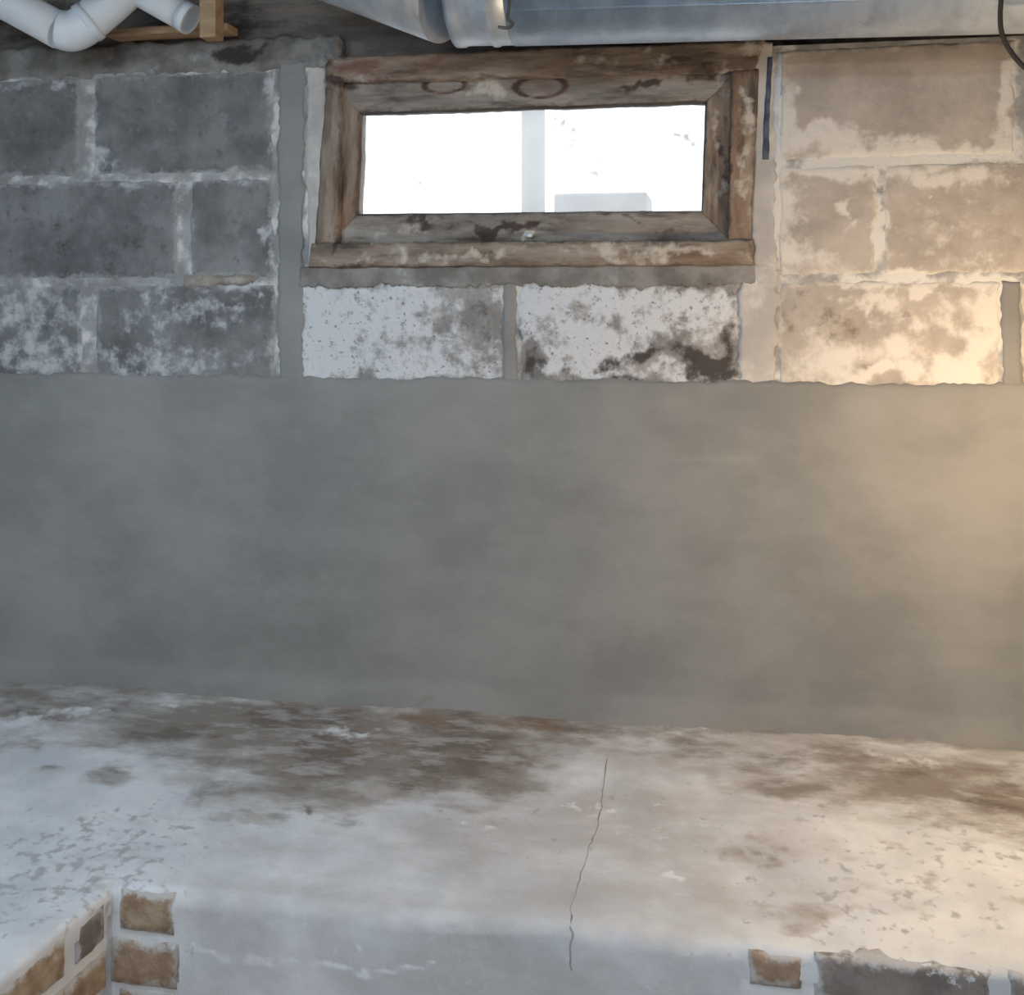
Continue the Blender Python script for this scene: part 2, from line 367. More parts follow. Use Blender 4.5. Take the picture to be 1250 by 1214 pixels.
# ------------------------------------------------------------------ main wall: mortar body with window opening
Z1, Z2, Z3, ZT = 1.3575, 1.5565, 1.7585, 1.965            # course lines
OX0, OX1 = at(402, 200).x, at(910, 200).x                  # rough opening
OZ0, OZ1 = at(640, 328).z, at(640, 52).z
def wall_body():
    bm = bmesh.new()
    yf, yb = 0.0013, 0.20
    for x0, x1, z0, z1 in ((XL, OX0, 0, ZT), (OX1, XR, 0, ZT), (OX0, OX1, 0, OZ0)):
        nx, nzn = max(2, int((x1 - x0) / 0.02)), max(2, int((z1 - z0) / 0.02))
        g = {}
        for i in range(nx + 1):
            for j in range(nzn + 1):
                p = Vector((x0 + (x1 - x0) * i / nx, yf, z0 + (z1 - z0) * j / nzn))
                if 0 < i < nx and 0 < j < nzn: p.y += 0.0016 * nz(p, 25)
                g[i, j] = bm.verts.new(p)
        for i in range(nx):
            for j in range(nzn): bm.faces.new((g[i, j], g[i + 1, j], g[i + 1, j + 1], g[i, j + 1]))
        c = [bm.verts.new((x, yb, z)) for x, z in ((x0, z0), (x1, z0), (x1, z1), (x0, z1))]
        bm.faces.new(c[::-1])
        bot = [g[i, 0] for i in range(nx + 1)]; bm.faces.new(bot[::-1] + [c[0], c[1]][:2])
        top = [g[i, nzn] for i in range(nx + 1)]; bm.faces.new(top + [c[2], c[3]])
        le = [g[0, j] for j in range(nzn + 1)]; bm.faces.new(le + [c[3], c[0]])
        ri = [g[nx, j] for j in range(nzn + 1)]; bm.faces.new(ri[::-1] + [c[1], c[2]])
    me = bpy.data.meshes.new('wall_back'); bm.to_mesh(me); bm.free()
    return link('wall_back', me, None, M_MORTAR)
wall = tag(wall_body(), 'concrete block basement wall with a smooth grey rendered band', kind='structure')

BLK = []
def block(px0, px1, row, m, yf=-0.0006, label=None, zlo=None, zhi=None, seed=0.0, jit=0.004):
    z0, z1 = ((Z3, ZT), (Z2, Z3), (Z1, Z2))[row]
    z0, z1 = z0 + 0.006, z1 - 0.006
    if zlo is not None: z0 = zlo
    if zhi is not None: z1 = zhi
    pm = HOR - ((z0 + z1) / 2 - HZ) * F / 2.1
    x0 = at(px0, pm).x; x1 = at(px1, pm).x
    o = slab('concrete_block', [(x0, yf, z0), (x1, yf, z0), (x1, yf, z1), (x0, yf, z1)], (0, -1, 0), 0.05, m, wall, res=0.006, jit=jit, seed=seed + px0 * 0.01, rnd=0.0035)
    if label: o['label'] = label
    BLK.append(o); return o
# left of the window
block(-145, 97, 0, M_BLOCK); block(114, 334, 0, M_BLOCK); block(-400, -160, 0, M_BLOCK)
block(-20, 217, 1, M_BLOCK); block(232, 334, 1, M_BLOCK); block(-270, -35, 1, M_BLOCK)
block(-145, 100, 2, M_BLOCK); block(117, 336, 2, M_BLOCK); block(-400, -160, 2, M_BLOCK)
# under the window
ZU = at(600, 345).z
block(366, 613, 2, M_BLOCK_EFF, zhi=ZU, jit=0.009, label='block crusted with white efflorescence'); block(634, 903, 2, M_BLOCK_EFF, zhi=ZU, jit=0.009, label='block crusted with white salts and dark mould')
# right of the window
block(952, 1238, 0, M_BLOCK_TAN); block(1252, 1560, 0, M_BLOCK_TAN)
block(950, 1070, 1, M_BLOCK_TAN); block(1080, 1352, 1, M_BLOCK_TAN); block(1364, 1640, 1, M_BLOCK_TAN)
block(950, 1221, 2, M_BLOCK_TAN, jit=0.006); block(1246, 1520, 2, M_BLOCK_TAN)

# wall stains; dark blobs above the top course are painted shade of a recess
eff = blobs_wall([
    (-5, 105, 25, 10, .7), (70, 103, 12, 8, .9), (108, 150, 8, 70, .8), (120, 200, 20, 14, .8), (60, 220, 60, 8, .6), (230, 218, 110, 7, .8), (240, 78, 60, 8, .8), (330, 130, 8, 55, .9),
    (336, 290, 7, 60, .8), (224, 290, 6, 50, .6), (100, 345, 10, 8, .6), (30, 380, 60, 30, .7), (50, 430, 60, 30, .8), (200, 440, 80, 20, .7), (250, 380, 50, 20, .65), (180, 390, 50, 30, .5), (190, 360, 25, 8, .6), (290, 350, 30, 8, .8),
    (108, 400, 6, 50, .8), (200, 455, 40, 6, .7), (300, 440, 30, 10, .5),
    # under window
    (400, 400, 45, 70, 1.15), (470, 380, 60, 40, .8), (500, 440, 80, 26, .75), (580, 450, 30, 12, .7), (440, 345, 40, 10, .8), (660, 370, 40, 24, .95), (740, 365, 70, 24, .9), (720, 425, 60, 32, 1.0), (840, 375, 60, 22, .9),
    (800, 400, 50, 22, .8), (680, 450, 30, 10, .8), (850, 458, 60, 6, .7), (620, 400, 8, 70, .25),
    # right
    (1100, 185, 160, 10, 1.0), (1000, 172, 60, 16, 1.0), (960, 150, 18, 40, .9), (1090, 172, 60, 10, .8), (1230, 120, 12, 70, 1.0), (965, 112, 10, 10, .8), (950, 60, 14, 16, .8),
    (1010, 208, 80, 10, .9), (950, 260, 22, 70, .75), (965, 310, 30, 25, .7), (1075, 260, 6, 60, 1.2), (1150, 216, 90, 14, .8), (1035, 255, 4, 25, .9), (1160, 280, 80, 50, .28), (1000, 318, 60, 20, .5),
    (1150, 342, 110, 7, 1.2), (960, 344, 30, 5, .9), (1050, 342, 40, 4, .8), (1060, 458, 90, 9, 1.0), (1180, 455, 50, 25, 1.0), (1200, 390, 26, 70, .9), (1010, 430, 40, 24, .7), (1100, 435, 40, 22, .7), (1060, 365, 30, 10, .7), (1130, 390, 50, 30, .5),
    (930, 200, 10, 120, .8), (384, 200, 8, 130, .9), (925, 400, 16, 60, .6)])
eff = [(x, z, a, b, s_ * (0.78 if x < at(345, 200).x else 1.0)) for x, z, a, b, s_ in eff]
dark = blobs_wall([
    (870, 440, 36, 16, 1.1), (890, 420, 14, 24, .9), (780, 440, 40, 10, .9), (640, 450, 14, 14, .8), (820, 440, 40, 10, .5), (590, 395, 18, 30, .35), (740, 462, 60, 6, .7),
    (980, 360, 14, 8, .5), (960, 390, 10, 36, .5), (1030, 395, 40, 18, .4), (1100, 385, 8, 10, .6), (1030, 450, 30, 8, .3),
    (40, 290, 60, 40, .3), (150, 320, 80, 20, .35), (30, 320, 20, 12, .4), (290, 62, 34, 14, 1.1), (330, 30, 50, 8, .7), (160, 300, 40, 30, .25)])
for o in BLK + [wall]:
    co = coords(o); put(o, 'eff', splat(co, eff, 2)); put(o, 'dark', splat(co, dark, 2))

# a lump of tan mortar squeezed out of the bed joint
slab('mortar_lump', [at(222, 351, -0.004), at(306, 347, -0.004), at(316, 336, -0.004), at(226, 335, -0.004)], (0, -1, 0), 0.008, M_LUMP, wall, res=0.004, jit=0.008, jscale=30, rnd=0.006, rough=0.003)
# smooth render band, with the strips that run up between the blocks
ZP = at(600, 462).z
def skin(name, x0, x1, z0f, z1f, yf, m, res=0.012, wav=0.006, thick=0.02, seed=0.0, y_bulge=None):
    nx = max(2, int((x1 - x0) / res)); h = max(z1f((x0 + x1) / 2) - z0f((x0 + x1) / 2), 0.02); nzn = max(2, int(h / res))
    vs_, fs = [], []
    for j in range(nzn + 1):
        for i in range(nx + 1):
            x = x0 + (x1 - x0) * i / nx
            za, zb = z0f(x), z1f(x); t = j / nzn
            p = Vector((x, yf, za + (zb - za) * t))
            p.y += 0.0022 * nz(p, 5, seed) + 0.0008 * nz(p, 30, seed + 4)
            if j == nzn: p.y += 0.002
            if i in (0, nx): p.x += wav * (0.9 * nz(p, 9, seed) + 0.7 * nz(p, 33, seed + 1) + 0.6 * nz(p, 90, seed + 2)) ; p.y += 0.002
            if y_bulge: p.y += y_bulge(p)
            vs_.append(p)
    n = nx + 1
    for j in range(nzn):
        for i in range(nx): fs.append((j * n + i, j * n + i + 1, (j + 1) * n + i + 1, (j + 1) * n + i))
    ring = [i for i in range(nx)] + [j * n + nx for j in range(nzn)] + [nzn * n + i for i in range(nx, 0, -1)] + [j * n for j in range(nzn, 0, -1)]
    b = len(vs_)
    for r in ring: vs_.append(vs_[r] + Vector((0, thick, 0)))
    k = len(ring)
    for q in range(k): fs.append((ring[q], b + q, b + (q + 1) % k, ring[(q + 1) % k]))
    return mesh(name, vs_, fs, m, wall)
def ztop(x):
    p = Vector((x, 0, 0)); return ZP + 0.004 * nz(p, 7) + 0.005 * nz(p, 30, 2) + 0.004 * nz(p, 75, 5)
zbot = lambda x: Z_BACK - 0.03
band = skin('render_band', XL + 0.002, XR - 0.002, zbot, ztop, -0.0045, M_PLASTER, res=0.008, y_bulge=lambda p: -0.03 * max(0, 1 - (p.z - Z_BACK) / 0.04) ** 2)
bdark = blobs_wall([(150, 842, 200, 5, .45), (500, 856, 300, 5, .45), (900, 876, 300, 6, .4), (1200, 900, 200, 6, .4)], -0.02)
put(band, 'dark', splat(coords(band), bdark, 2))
def strip(px0, px1, py0, py1, m=M_PLASTER, yf=-0.0028, seed=0.0, wav=0.005, rag=1.0):
    pm = (py0 + py1) / 2; x0, x1 = at(px0, pm).x, at(px1, pm).x; a, c = at((px0 + px1) / 2, py1).z, at((px0 + px1) / 2, py0).z
    o = skin('render_strip', x0, x1, lambda x: a + 0.006 * rag * (0.9 * nz((x, 0, seed), 9) + 0.7 * nz((x, 7, seed), 31) + 0.6 * nz((x, 3, seed), 83) + 0.4 * nz((x, 5, seed), 190)), lambda x: c + 0.006 * nz((x, 1, seed), 40), yf, m, res=0.004, wav=wav, seed=seed)
    put(o, 'dark', splat(coords(o), [], 2)); return o
strip(340, 371, 76, 474, seed=1, wav=0.008)
strip(374, 397, 78, 330, M_PLASTER2, yf=-0.001, seed=2, wav=0.010)
strip(614, 631, 318, 474, seed=3, wav=0.004)
strip(366, 922, 323, 349, M_DIRTM, seed=4, yf=-0.005, rag=1.8)
strip(904, 948, 322, 474, M_PLASTER2, seed=5, wav=0.016)
strip(919, 946, 52, 330, M_PLASTER2, yf=-0.001, seed=6, wav=0.008)
strip(1223, 1246, 344, 478, seed=7)
# open joint beside the window: arris with painted highlight, dark strip for the gap's shade
tag(slab('joint_edge', [at(941, 193), at(952, 193), at(957, 62), at(946, 62)], (0, -1, 0), 0.02, M_ARRIS, wall, res=0.004, jit=0.004, rnd=0.005), 'mortar arris with a pale highlight in its colour')
slab('open_joint', [at(930, 194, -0.0035), at(938, 194, -0.0035), at(943, 70, -0.0035), at(937, 70, -0.0035)], (0, -1, 0), 0.01, M_GAP, wall, res=0.004, jit=0.002, rnd=0.002, rough=0.0003)

# rough mortar bed and timber above the top course
slab('mortar_bed', [(XL + .01, -0.004, ZT - 0.004), (OX0 + 0.02, -0.004, ZT - 0.004), (OX0 + 0.02, 0.012, ZT + 0.060), (XL + .01, 0.012, ZT + 0.060)], (0, -1, 0.2), 0.08,
     M_DIRTM, wall, res=0.008, jit=0.012, rough=0.006, rscale=30)
rim = tag(box('rim_board', (XL, 0.045, ZT), (XR, 0.085, ZC), M_RIM), 'dark rim board resting on the wall top', kind='structure')
rim.parent = ceiling
for o in wall.children:
    if o.name.startswith('mortar_bed'):
        put(o, 'dark', splat(coords(o), dark, 2))  # shade of the black recess, painted on as dark blobs

# ------------------------------------------------------------------ window
win = tag(empty('window_1', ((OX0 + OX1) / 2, 0, OZ0)), 'small hopper window with worn brown timber frame', kind='structure')
wl = Vector(win.location)
WIN = []
def member(name, px, yf, thick, m, out=(0, -1, 0), res=0.005, rnd=0.003, jit=0.0025, rough=0.0012, yb=None):
    """px = BL, BR, TR, TL pixel corners read off the photograph, turned to points on the plane y = yf"""
    c = [at(p[0], p[1], yf if not isinstance(yf, (list, tuple)) else yf[i]) for i, p in enumerate(px)]
    o = slab(name, c, out, thick, m, None, res=res, rnd=rnd, jit=jit, rough=rough)
    WIN.append(o); return o
# outer frame
member('frame_head', [(396, 100), (922, 86), (934, 48), (398, 70)], -0.006, 0.10, M_WOOD_H)
member('frame_sill', [(377, 326), (920, 323), (919, 293), (380, 297)], -0.014, 0.11, M_WOOD_H)
member('frame_jamb', [(384, 299), (412, 297), (416, 98), (397, 99)], -0.004, 0.10, M_WOOD_V)
member('frame_jamb', [(888, 296), (917, 296), (927, 84), (893, 86)], -0.006, 0.10, M_WOOD_V)
# sash
ys = 0.018
member('sash_rail', [(404, 138), (908, 121), (908, 82), (404, 99)], ys, 0.045, M_WOOD_S)
member('sash_rail', [(396, 299), (906, 295), (906, 256), (396, 263)], ys, 0.045, M_WOOD_S)
member('sash_stile', [(408, 292), (434, 264), (438, 136), (414, 112)], ys - 0.002, 0.045, M_WOOD_V)
member('sash_stile', [(857, 260), (891, 294), (894, 90), (863, 122)], ys - 0.002, 0.045, M_WOOD_V)
# dark glazing bead round the glass
for px in ([(434, 139), (864, 125), (864, 121), (434, 135)], [(430, 265), (860, 261), (860, 257), (430, 261)], [(429, 264), (433, 264), (439, 135), (435, 135)], [(856, 261), (861, 261), (866, 122), (861, 122)]):
    member('glazing_bead', px, ys + 0.004, 0.02, M_WOOD_D, res=0.01, rnd=0.001, jit=0.0006, rough=0.0002)
pane = slab('pane', [at(426, 266, 0.036), at(868, 262, 0.036), at(870, 118, 0.036), at(428, 132, 0.036)], (0, -1, 0), 0.004, M_GLASS, None, res=0.006, jit=0, rnd=0, rough=0)
WIN.append(pane)
pane.data.polygons.foreach_set('use_smooth', [False] * len(pane.data.polygons))
put(pane, 'dark', splat(coords(pane), blobs_wall([(680, 152, 12, 12, .32), (698, 158, 12, 6, .34), (730, 190, 8, 6, .3), (722, 215, 8, 12, .34), (700, 220, 10, 4, .3), (830, 165, 16, 8, .36), (845, 172, 14, 5, .34), (515, 225, 5, 8, .3), (690, 175, 8, 10, .3), (750, 128, 110, 8, .2), (600, 180, 160, 50, .12)], 0.036), 2, 0.012) * 1.75)
weff = blobs_wall([(900, 100, 60, 6, .3), (560, 310, 120, 8, .55), (800, 310, 120, 8, .6), (650, 288, 6, 5, 1.1), (910, 200, 8, 110, .6), (880, 180, 6, 90, .35), (480, 278, 40, 10, .5), (600, 106, 30, 8, .5), (430, 105, 20, 10, .4), (780, 70, 100, 8, .35), (920, 70, 16, 16, .6)])
wdark = blobs_wall([(620, 275, 60, 6, .9), (520, 275, 30, 5, .6), (760, 275, 90, 5, .55), (775, 98, 30, 6, .9), (415, 105, 18, 8, .9), (450, 320, 80, 6, .5), (840, 88, 50, 7, .5), (885, 200, 5, 60, .7), (895, 130, 4, 40, .7), (412, 285, 6, 14, .8), (540, 92, 34, 5, .5), (520, 104, 8, 8, .6), (865, 92, 16, 12, .6), (400, 88, 14, 14, .7)])
def ring(co, px, py, rx, ry):
    c = at(px, py, ys); e = at(px + rx, py, ys); g = at(px, py - ry, ys)
    d = np.sqrt(((co[:, 0] - c.x) / (e.x - c.x)) ** 2 + ((co[:, 2] - c.z) / (g.z - c.z)) ** 2)
    return np.clip(1 - np.abs(d - 1) / 0.35, 0, 1)
for o in WIN:
    if o is pane: pass
    else:
        co = coords(o); put(o, 'eff', splat(co, weff, 2)); put(o, 'dark', splat(co, wdark, 2))
        r = splat(co, blobs_wall([(440, 88, 36, 12, .7), (660, 106, 26, 12, .45), (720, 105, 60, 12, .3), (830, 75, 50, 10, .5), (520, 80, 60, 8, .5)]), 2)
        if o.name.startswith('sash_rail'): r = np.maximum(r, np.maximum(ring(co, 543, 104, 25, 9), ring(co, 660, 106, 30, 13)))
        put(o, 'rust', r)
        if o.name.startswith('sash_rail'): put(o, 'dark', np.maximum(splat(co, wdark, 2), 0.9 * np.maximum(ring(co, 543, 104, 25, 9), ring(co, 660, 106, 30, 13))))
    o.parent = win; o.matrix_parent_inverse = win.matrix_world.inverted()
    o.location = -wl
# corroded screw on the sill rail
tube('paint_chip', [at(641, 287, 0.012) - wl, at(650, 288, 0.010) - wl], 0.004, M_WMORTAR, win, seg=10)

# things outdoors, seen pale through the glass
pp = at(651, 260, 3.2)
post = tube('porch_post', [(pp.x, 3.2, 1.40), (pp.x, 3.2, 2.75)], 0.055, M_POST2, None, seg=20)
tag(post, 'pale round post standing outside behind the dusty window glass', 'post')
cb0, cb1 = at(676, 236, 2.4), at(790, 236, 2.4)
curb = box('paving_block', (cb0.x, 2.4, 1.40), (cb1.x, 2.7, cb0.z), M_CURB2, None, 0.01)
tag(curb, 'grey concrete block outside at the foot of the window glass', 'block')
tag(box('ground_outside', (-6, 0.25, 1.30), (6, 8, 1.40), M_CURB), 'pale ground outside the window', kind='structure')

# ------------------------------------------------------------------ bench ledge: whitewashed cap over brickwork
corner = on_bench(131, 1089)
XC, YL = corner.x, Y_LIP
LEG = math.radians(4.0)                                     # the left return flares out a little
RL = 0.025                                                  # rounded lip
def top_z(x, y):
    d = -y
    z = Z_BACK - SLOPE * min(d, 0.62)
    p = Vector((x, y, 0))
    k = min(1.0, 0.15 + d / 0.15)
    z += k * (0.005 * nz(p, 3.0) + 0.0025 * nz(p, 11, 3)) + 0.0010 * nz(p, 45, 8)
    z += 0.024 * max(0.0, 1 - d / 0.05) ** 2                 # cove against the render
    return z
bench = tag(empty('wall_ledge', (0, 0, 0)), 'whitewashed brick ledge running along the foot of the wall', kind='structure')
crack_px = [(741, 925), (737, 955), (735, 985), (727, 1010), (720, 1030), (712, 1060), (704, 1085), (698, 1110), (696, 1140), (697, 1165), (698, 1186)]
def cap_mesh():
    vs_, fs, info = [], [], []
    # ---- main run: columns along x, rows along the profile
    x0, x1 = XC - 0.02, XR - 0.01
    zx0, zx1 = at(219, 1150, YL).x, at(903, 1190, YL).x     # where the skin runs down over the brick face
    nx = int((x1 - x0) / 0.006); dtop = np.arange(0.0, -YL - RL, 0.006)
    rows = []
    for d in dtop: rows.append(('t', d))
    for k in range(1, 9): rows.append(('r', k / 8))
    for k in range(1, 45): rows.append(('f', k * 0.009))
    g = {}
    for i in range(nx + 1):
        x = x0 + (x1 - x0) * i / nx
        wob = 0.005 * nz((x, 0, 0), 6) + 0.003 * nz((x, 4, 0), 25)
        cen = (zx0 - 0.03 < x < zx1 + 0.03)
        rl = RL if cen else 0.016
        if not cen: wob *= 0.2
        zl = top_z(x, YL + rl)
        for j, (kd, v) in enumerate(rows):
            if kd == 't': y = -v * (-(YL + wob + rl)) / (-(YL + RL)); p = Vector((x, y, top_z(x, y)))
            elif kd == 'r':
                a = v * math.pi / 2; p = Vector((x, YL + wob + rl - rl * math.sin(a), zl - rl * (1 - math.cos(a))))
            else: p = Vector((x, YL + wob + 0.003 * nz((x, 0, v), 12) , zl - rl - v))
            g[i, j] = len(vs_); vs_.append(p); info.append(0)
    def keep(i, j):
        kd, v = rows[j + 1]
        if kd != 'f' or v < 0.019: return True
        x = x0 + (x1 - x0) * (i + .5) / nx
        e = 0.012 * nz((x, 0, v), 18) + 0.006 * nz((x, 2, v), 60)
        return zx0 + e < x < zx1 + e
    for i in range(nx):
        for j in range(len(rows) - 1):
            if keep(i, j): fs.append((g[i, j], g[i, j + 1], g[i + 1, j + 1], g[i + 1, j]))
    # ---- left return coming towards the viewer
    xl = XL + 0.01; ys_ = np.concatenate([np.arange(0, 1.75, 0.008)])
    h = {}; na = 130
    for jy, d in enumerate(ys_):
        y = -d
        xe = XC - max(0.0, (d + YL)) * math.tan(LEG) + 0.004 * nz((0, y, 0), 14)
        for i in range(na + 6):
            if i <= na:
                t = i / na; t = 1 - (1 - t) ** 1.0
                x = xl + (xe - 0.012 - xl) * t; p = Vector((x, y, top_z(x, y)))
            else:
                a = min(1.0, (i - na) / 4) * math.pi / 2; zc = top_z(xe - 0.012, y)
                p = Vector((xe - 0.012 + 0.012 * math.sin(a), y, zc - 0.012 * (1 - math.cos(a)))) if d > -YL - 0.02 else Vector((xe - 0.012 + 0.012 * (i - na) / 4, y, top_z(xe, y)))
            if i == na + 5: p = Vector((xe, y, top_z(xe - 0.012, y) - (0.032 if d > -YL - 0.02 else 0.002)))
            h[i, jy] = len(vs_); vs_.append(p)
    for i in range(na + 5):
        for jy in range(len(ys_) - 1): fs.append((h[i, jy], h[i, jy + 1], h[i + 1, jy + 1], h[i + 1, jy]))
    o = mesh('whitewashed_cap', vs_, fs, M_WASH, bench)
    return o
cap = cap_mesh()
co = coords(cap)
dwall = -co[:, 1]
bare = splat(co, blobs_bench([
    (60, 862, 140, 22, .85), (230, 880, 130, 38, .95), (400, 915, 120, 55, 1.15), (330, 880, 160, 34, 1.1), (560, 905, 120, 55, 1.15), (500, 950, 70, 24, 1.0), (650, 880, 90, 30, .9), (760, 875, 80, 20, .6), (860, 905, 110, 26, .6),
    (965, 950, 60, 28, .75), (1000, 905, 90, 20, .75), (1110, 950, 110, 40, .85), (1220, 975, 80, 42, .9), (1160, 910, 90, 16, .5), (30, 905, 40, 14, .4), (145, 945, 24, 12, .75), (60, 935, 30, 8, .6), (310, 998, 40, 10, .5), (373, 992, 8, 8, .8), (290, 960, 40, 16, .7),
    (640, 965, 40, 10, .3), (945, 1030, 18, 10, .6), (920, 1045, 14, 10, .5), (985, 1115, 24, 12, .5), (1105, 1120, 12, 6, .6), (1130, 1085, 14, 8, .5), (1080, 1110, 20, 6, .5), (1240, 1100, 20, 6, .4), (1080, 1030, 12, 6, .5)]), 1)
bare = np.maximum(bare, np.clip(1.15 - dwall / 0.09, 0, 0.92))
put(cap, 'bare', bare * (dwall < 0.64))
put(cap, 'rust', splat(co, blobs_bench([(520, 880, 90, 16, .9), (450, 910, 70, 16, .7), (640, 885, 50, 14, .8), (300, 870, 60, 10, .4), (1180, 960, 90, 30, .5), (1020, 920, 60, 20, .4), (540, 955, 40, 10, .5)]), 1))
thin = splat(co, blobs_bench([(640, 1020, 240, 80, .7), (820, 1010, 160, 80, .75), (700, 1090, 300, 50, .6), (430, 1040, 160, 60, .5), (850, 1100, 100, 60, .6), (350, 1110, 150, 40, .6), (800, 930, 160, 40, .7)]), 1)
thin = np.maximum(thin, np.clip((dwall - 0.47) / 0.14, 0, 1) * 0.72 * np.clip((co[:, 0] - XC - 0.02) / 0.12, 0, 1) * np.clip((at(960, 1190, YL).x - co[:, 0]) / 0.12, 0, 1))
put(cap, 'thin', thin)
put(cap, 'speck', splat(co, blobs_bench([(80, 1060, 150, 90, .75), (200, 1000, 160, 50, .45), (1060, 1090, 160, 80, .6), (1180, 1040, 120, 90, .55), (700, 1000, 400, 60, .35), (1000, 980, 90, 40, .5)]), 1))
cr = np.zeros(len(co), dtype=np.float32)
cpts = [on_bench(*p) for p in crack_px[:-3]] + [at(*p, YL - 0.002) for p in crack_px[-3:]]
for a, b in zip(cpts[:-1], cpts[1:]):
    a, b = np.array(a), np.array(b); ab = b - a; t = np.clip(np.where(dwall < 0.57, ((co - a)[:, :2] @ ab[:2]) / max(1e-9, ab[:2] @ ab[:2]), ((co - a)[:, [0, 2]] @ ab[[0, 2]]) / max(1e-9, ab[[0, 2]] @ ab[[0, 2]])), 0, 1)
    dv = co - (a + t[:, None] * ab); dist = np.where(dwall < 0.57, np.linalg.norm(dv[:, :2], axis=1), np.linalg.norm(dv[:, [0, 2]], axis=1) + 9 * (a[1] > -0.5))
    cr = np.maximum(cr, np.clip(1.3 - dist / 0.0035, 0, 1) * 0.95)
cr *= 0; put(cap, 'crack', cr)
sp = splat(co, blobs_bench([(818, 1080, 14, 4, 1.0), (575, 1005, 8, 4, .8), (190, 860, 10, 4, .7), (30, 880, 40, 14, .75), (100, 868, 30, 8, .7), (420, 890, 30, 6, .6), (885, 882, 40, 7, .7), (720, 990, 10, 6, .8), (1110, 925, 60, 6, .5)]), 1)
line = [(236, 1156), (270, 1168), (330, 1175), (420, 1181), (445, 1190), (530, 1176)]
lp = [np.array(at(*p, YL)) for p in line]
for a, b in zip(lp[:-1], lp[1:]):
    ab = b - a; t = np.clip(((co - a) @ ab) / (ab @ ab), 0, 1); dist = np.linalg.norm((co - (a + t[:, None] * ab))[:, [0, 2]], axis=1)
    sp = np.maximum(sp, np.where(dwall > 0.59, np.clip(1.3 - dist / 0.006, 0, 1) * 0.85, 0))
for p in ((236, 1156, .006), (445, 1187, .008), (330, 1175, .007), (440, 1155, .005)):
    c = np.array(at(p[0], p[1], YL)); sp = np.maximum(sp, np.where(dwall > 0.59, np.clip(1.4 - np.linalg.norm((co - c)[:, [0, 2]], axis=1) / p[2], 0, 1), 0))
put(cap, 'splash', sp)
# groove the crack into the cap
n = len(co); me = cap.data
co2 = co.copy(); co2[:, 2] -= 0.002 * cr * (dwall < 0.58); co2[:, 1] += 0.002 * cr * (dwall >= 0.58); co2[:, 2] += 0.0015 * np.clip(sp, 0, 1)
me.vertices.foreach_set('co', co2.ravel()); me.update()

# hairline crack running down the cap and over the lip
def crack():
    pts = []
    for a, b in zip(cpts[:-1], cpts[1:]):
        for k in range(8):
            p = Vector(a).lerp(Vector(b), k / 8); pts.append(p + Vector((0.0035 * nz(p, 60) + 0.003 * nz(p, 22, 4), 0, 0)))
    pts.append(Vector(cpts[-1]))
    tree_co = co2; vs2, fs2 = [], []
    for i, p in enumerate(pts):
        near = tree_co[np.argmin(((tree_co - np.array(p)) ** 2).sum(axis=1))]
        front = near[1] < YL + 0.02
        q = Vector((p.x, float(near[1]) - 0.0006 if front else p.y, p.z if front else float(near[2]) + 0.0006))
        wd = 0.0003 + 0.0008 * max(0.0, 0.45 + nz(p, 14, 9)) * (1.4 if i > len(pts) * 0.55 else 0.8)
        up = Vector((0, -0.7, 0.7)) * 0.0008
        vs2 += [q - Vector((wd, 0, 0)) - up, q + up, q + Vector((wd, 0, 0)) - up]
    for i in range(len(pts) - 1):
        for k in range(2): fs2.append((3 * i + k, 3 * i + k + 1, 3 * i + k + 4, 3 * i + k + 3))
    return mesh('crack', vs2, fs2, mat('crack_dark', (0.20, 0.19, 0.18), (0.36, 0.35, 0.34), 30, bump=0.0), bench)  # dark ribbon laid on the cap along the crack
crack()['label'] = 'fine dark crack'

# mortar core of the ledge
YF = YL + 0.003
def core():
    bm = bmesh.new()
    def prism(poly, z0, z1):
        b = [bm.verts.new((x, y, z0)) for x, y in poly]; t = [bm.verts.new((x, y, z1)) for x, y in poly]
        bm.faces.new(t); bm.faces.new(b[::-1])
        for k in range(len(poly)):
            k2 = (k + 1) % len(poly); bm.faces.new((b[k], b[k2], t[k2], t[k]))
    zt = Z_BACK - SLOPE * 0.62 - 0.024
    lx = XC - 0.004
    prism([(XL, -1.75), (lx - (1.75 + YL) * math.tan(LEG), -1.75), (lx, YF), (XR, YF), (XR, 0.0), (XL, 0.0)], 0.0, zt)
    bmesh.ops.recalc_face_normals(bm, faces=bm.faces[:])
    me = bpy.data.meshes.new('mortar_core'); bm.to_mesh(me); bm.free()
    return link('mortar_core', me, bench, M_WMORTAR)
core()
BR = []
def brick_front(x0, x1, z0, z1, m, seed=0.0, proud=0.006):
    y = YF - proud
    o = slab('brick', [(x0, y, z0), (x1, y, z0), (x1, y, z1), (x0, y, z1)], (0, -1, 0), 0.04, m, bench, res=0.006, jit=0.0026, jscale=26, rnd=0.005, seed=seed)
    BR.append(o)
def brick_side(d0, d1, z0, z1, m, seed=0.0, proud=0.007):
    u = Vector((-math.sin(LEG), -math.cos(LEG), 0)); nrm = Vector((math.cos(LEG), -math.sin(LEG), 0))
    o0 = Vector((XC - 0.004, YF, 0)) + nrm * proud
    c = [o0 + u * d0 + Vector((0, 0, z0)), o0 + u * d1 + Vector((0, 0, z0)), o0 + u * d1 + Vector((0, 0, z1)), o0 + u * d0 + Vector((0, 0, z1))]
    BR.append(slab('brick', c, nrm, 0.04, m, bench, res=0.006, jit=0.0026, jscale=26, rnd=0.005, seed=seed))
pz = lambda px, py: at(px, py, YL).z
pxx = lambda px: at(px, 1150, YL).x
ztop_l, zb1, zt2, zb2 = pz(180, 1090), pz(180, 1138), pz(180, 1150), pz(180, 1204)
brick_front(pxx(147), pxx(211), zb1, ztop_l, M_BRICK, 1)
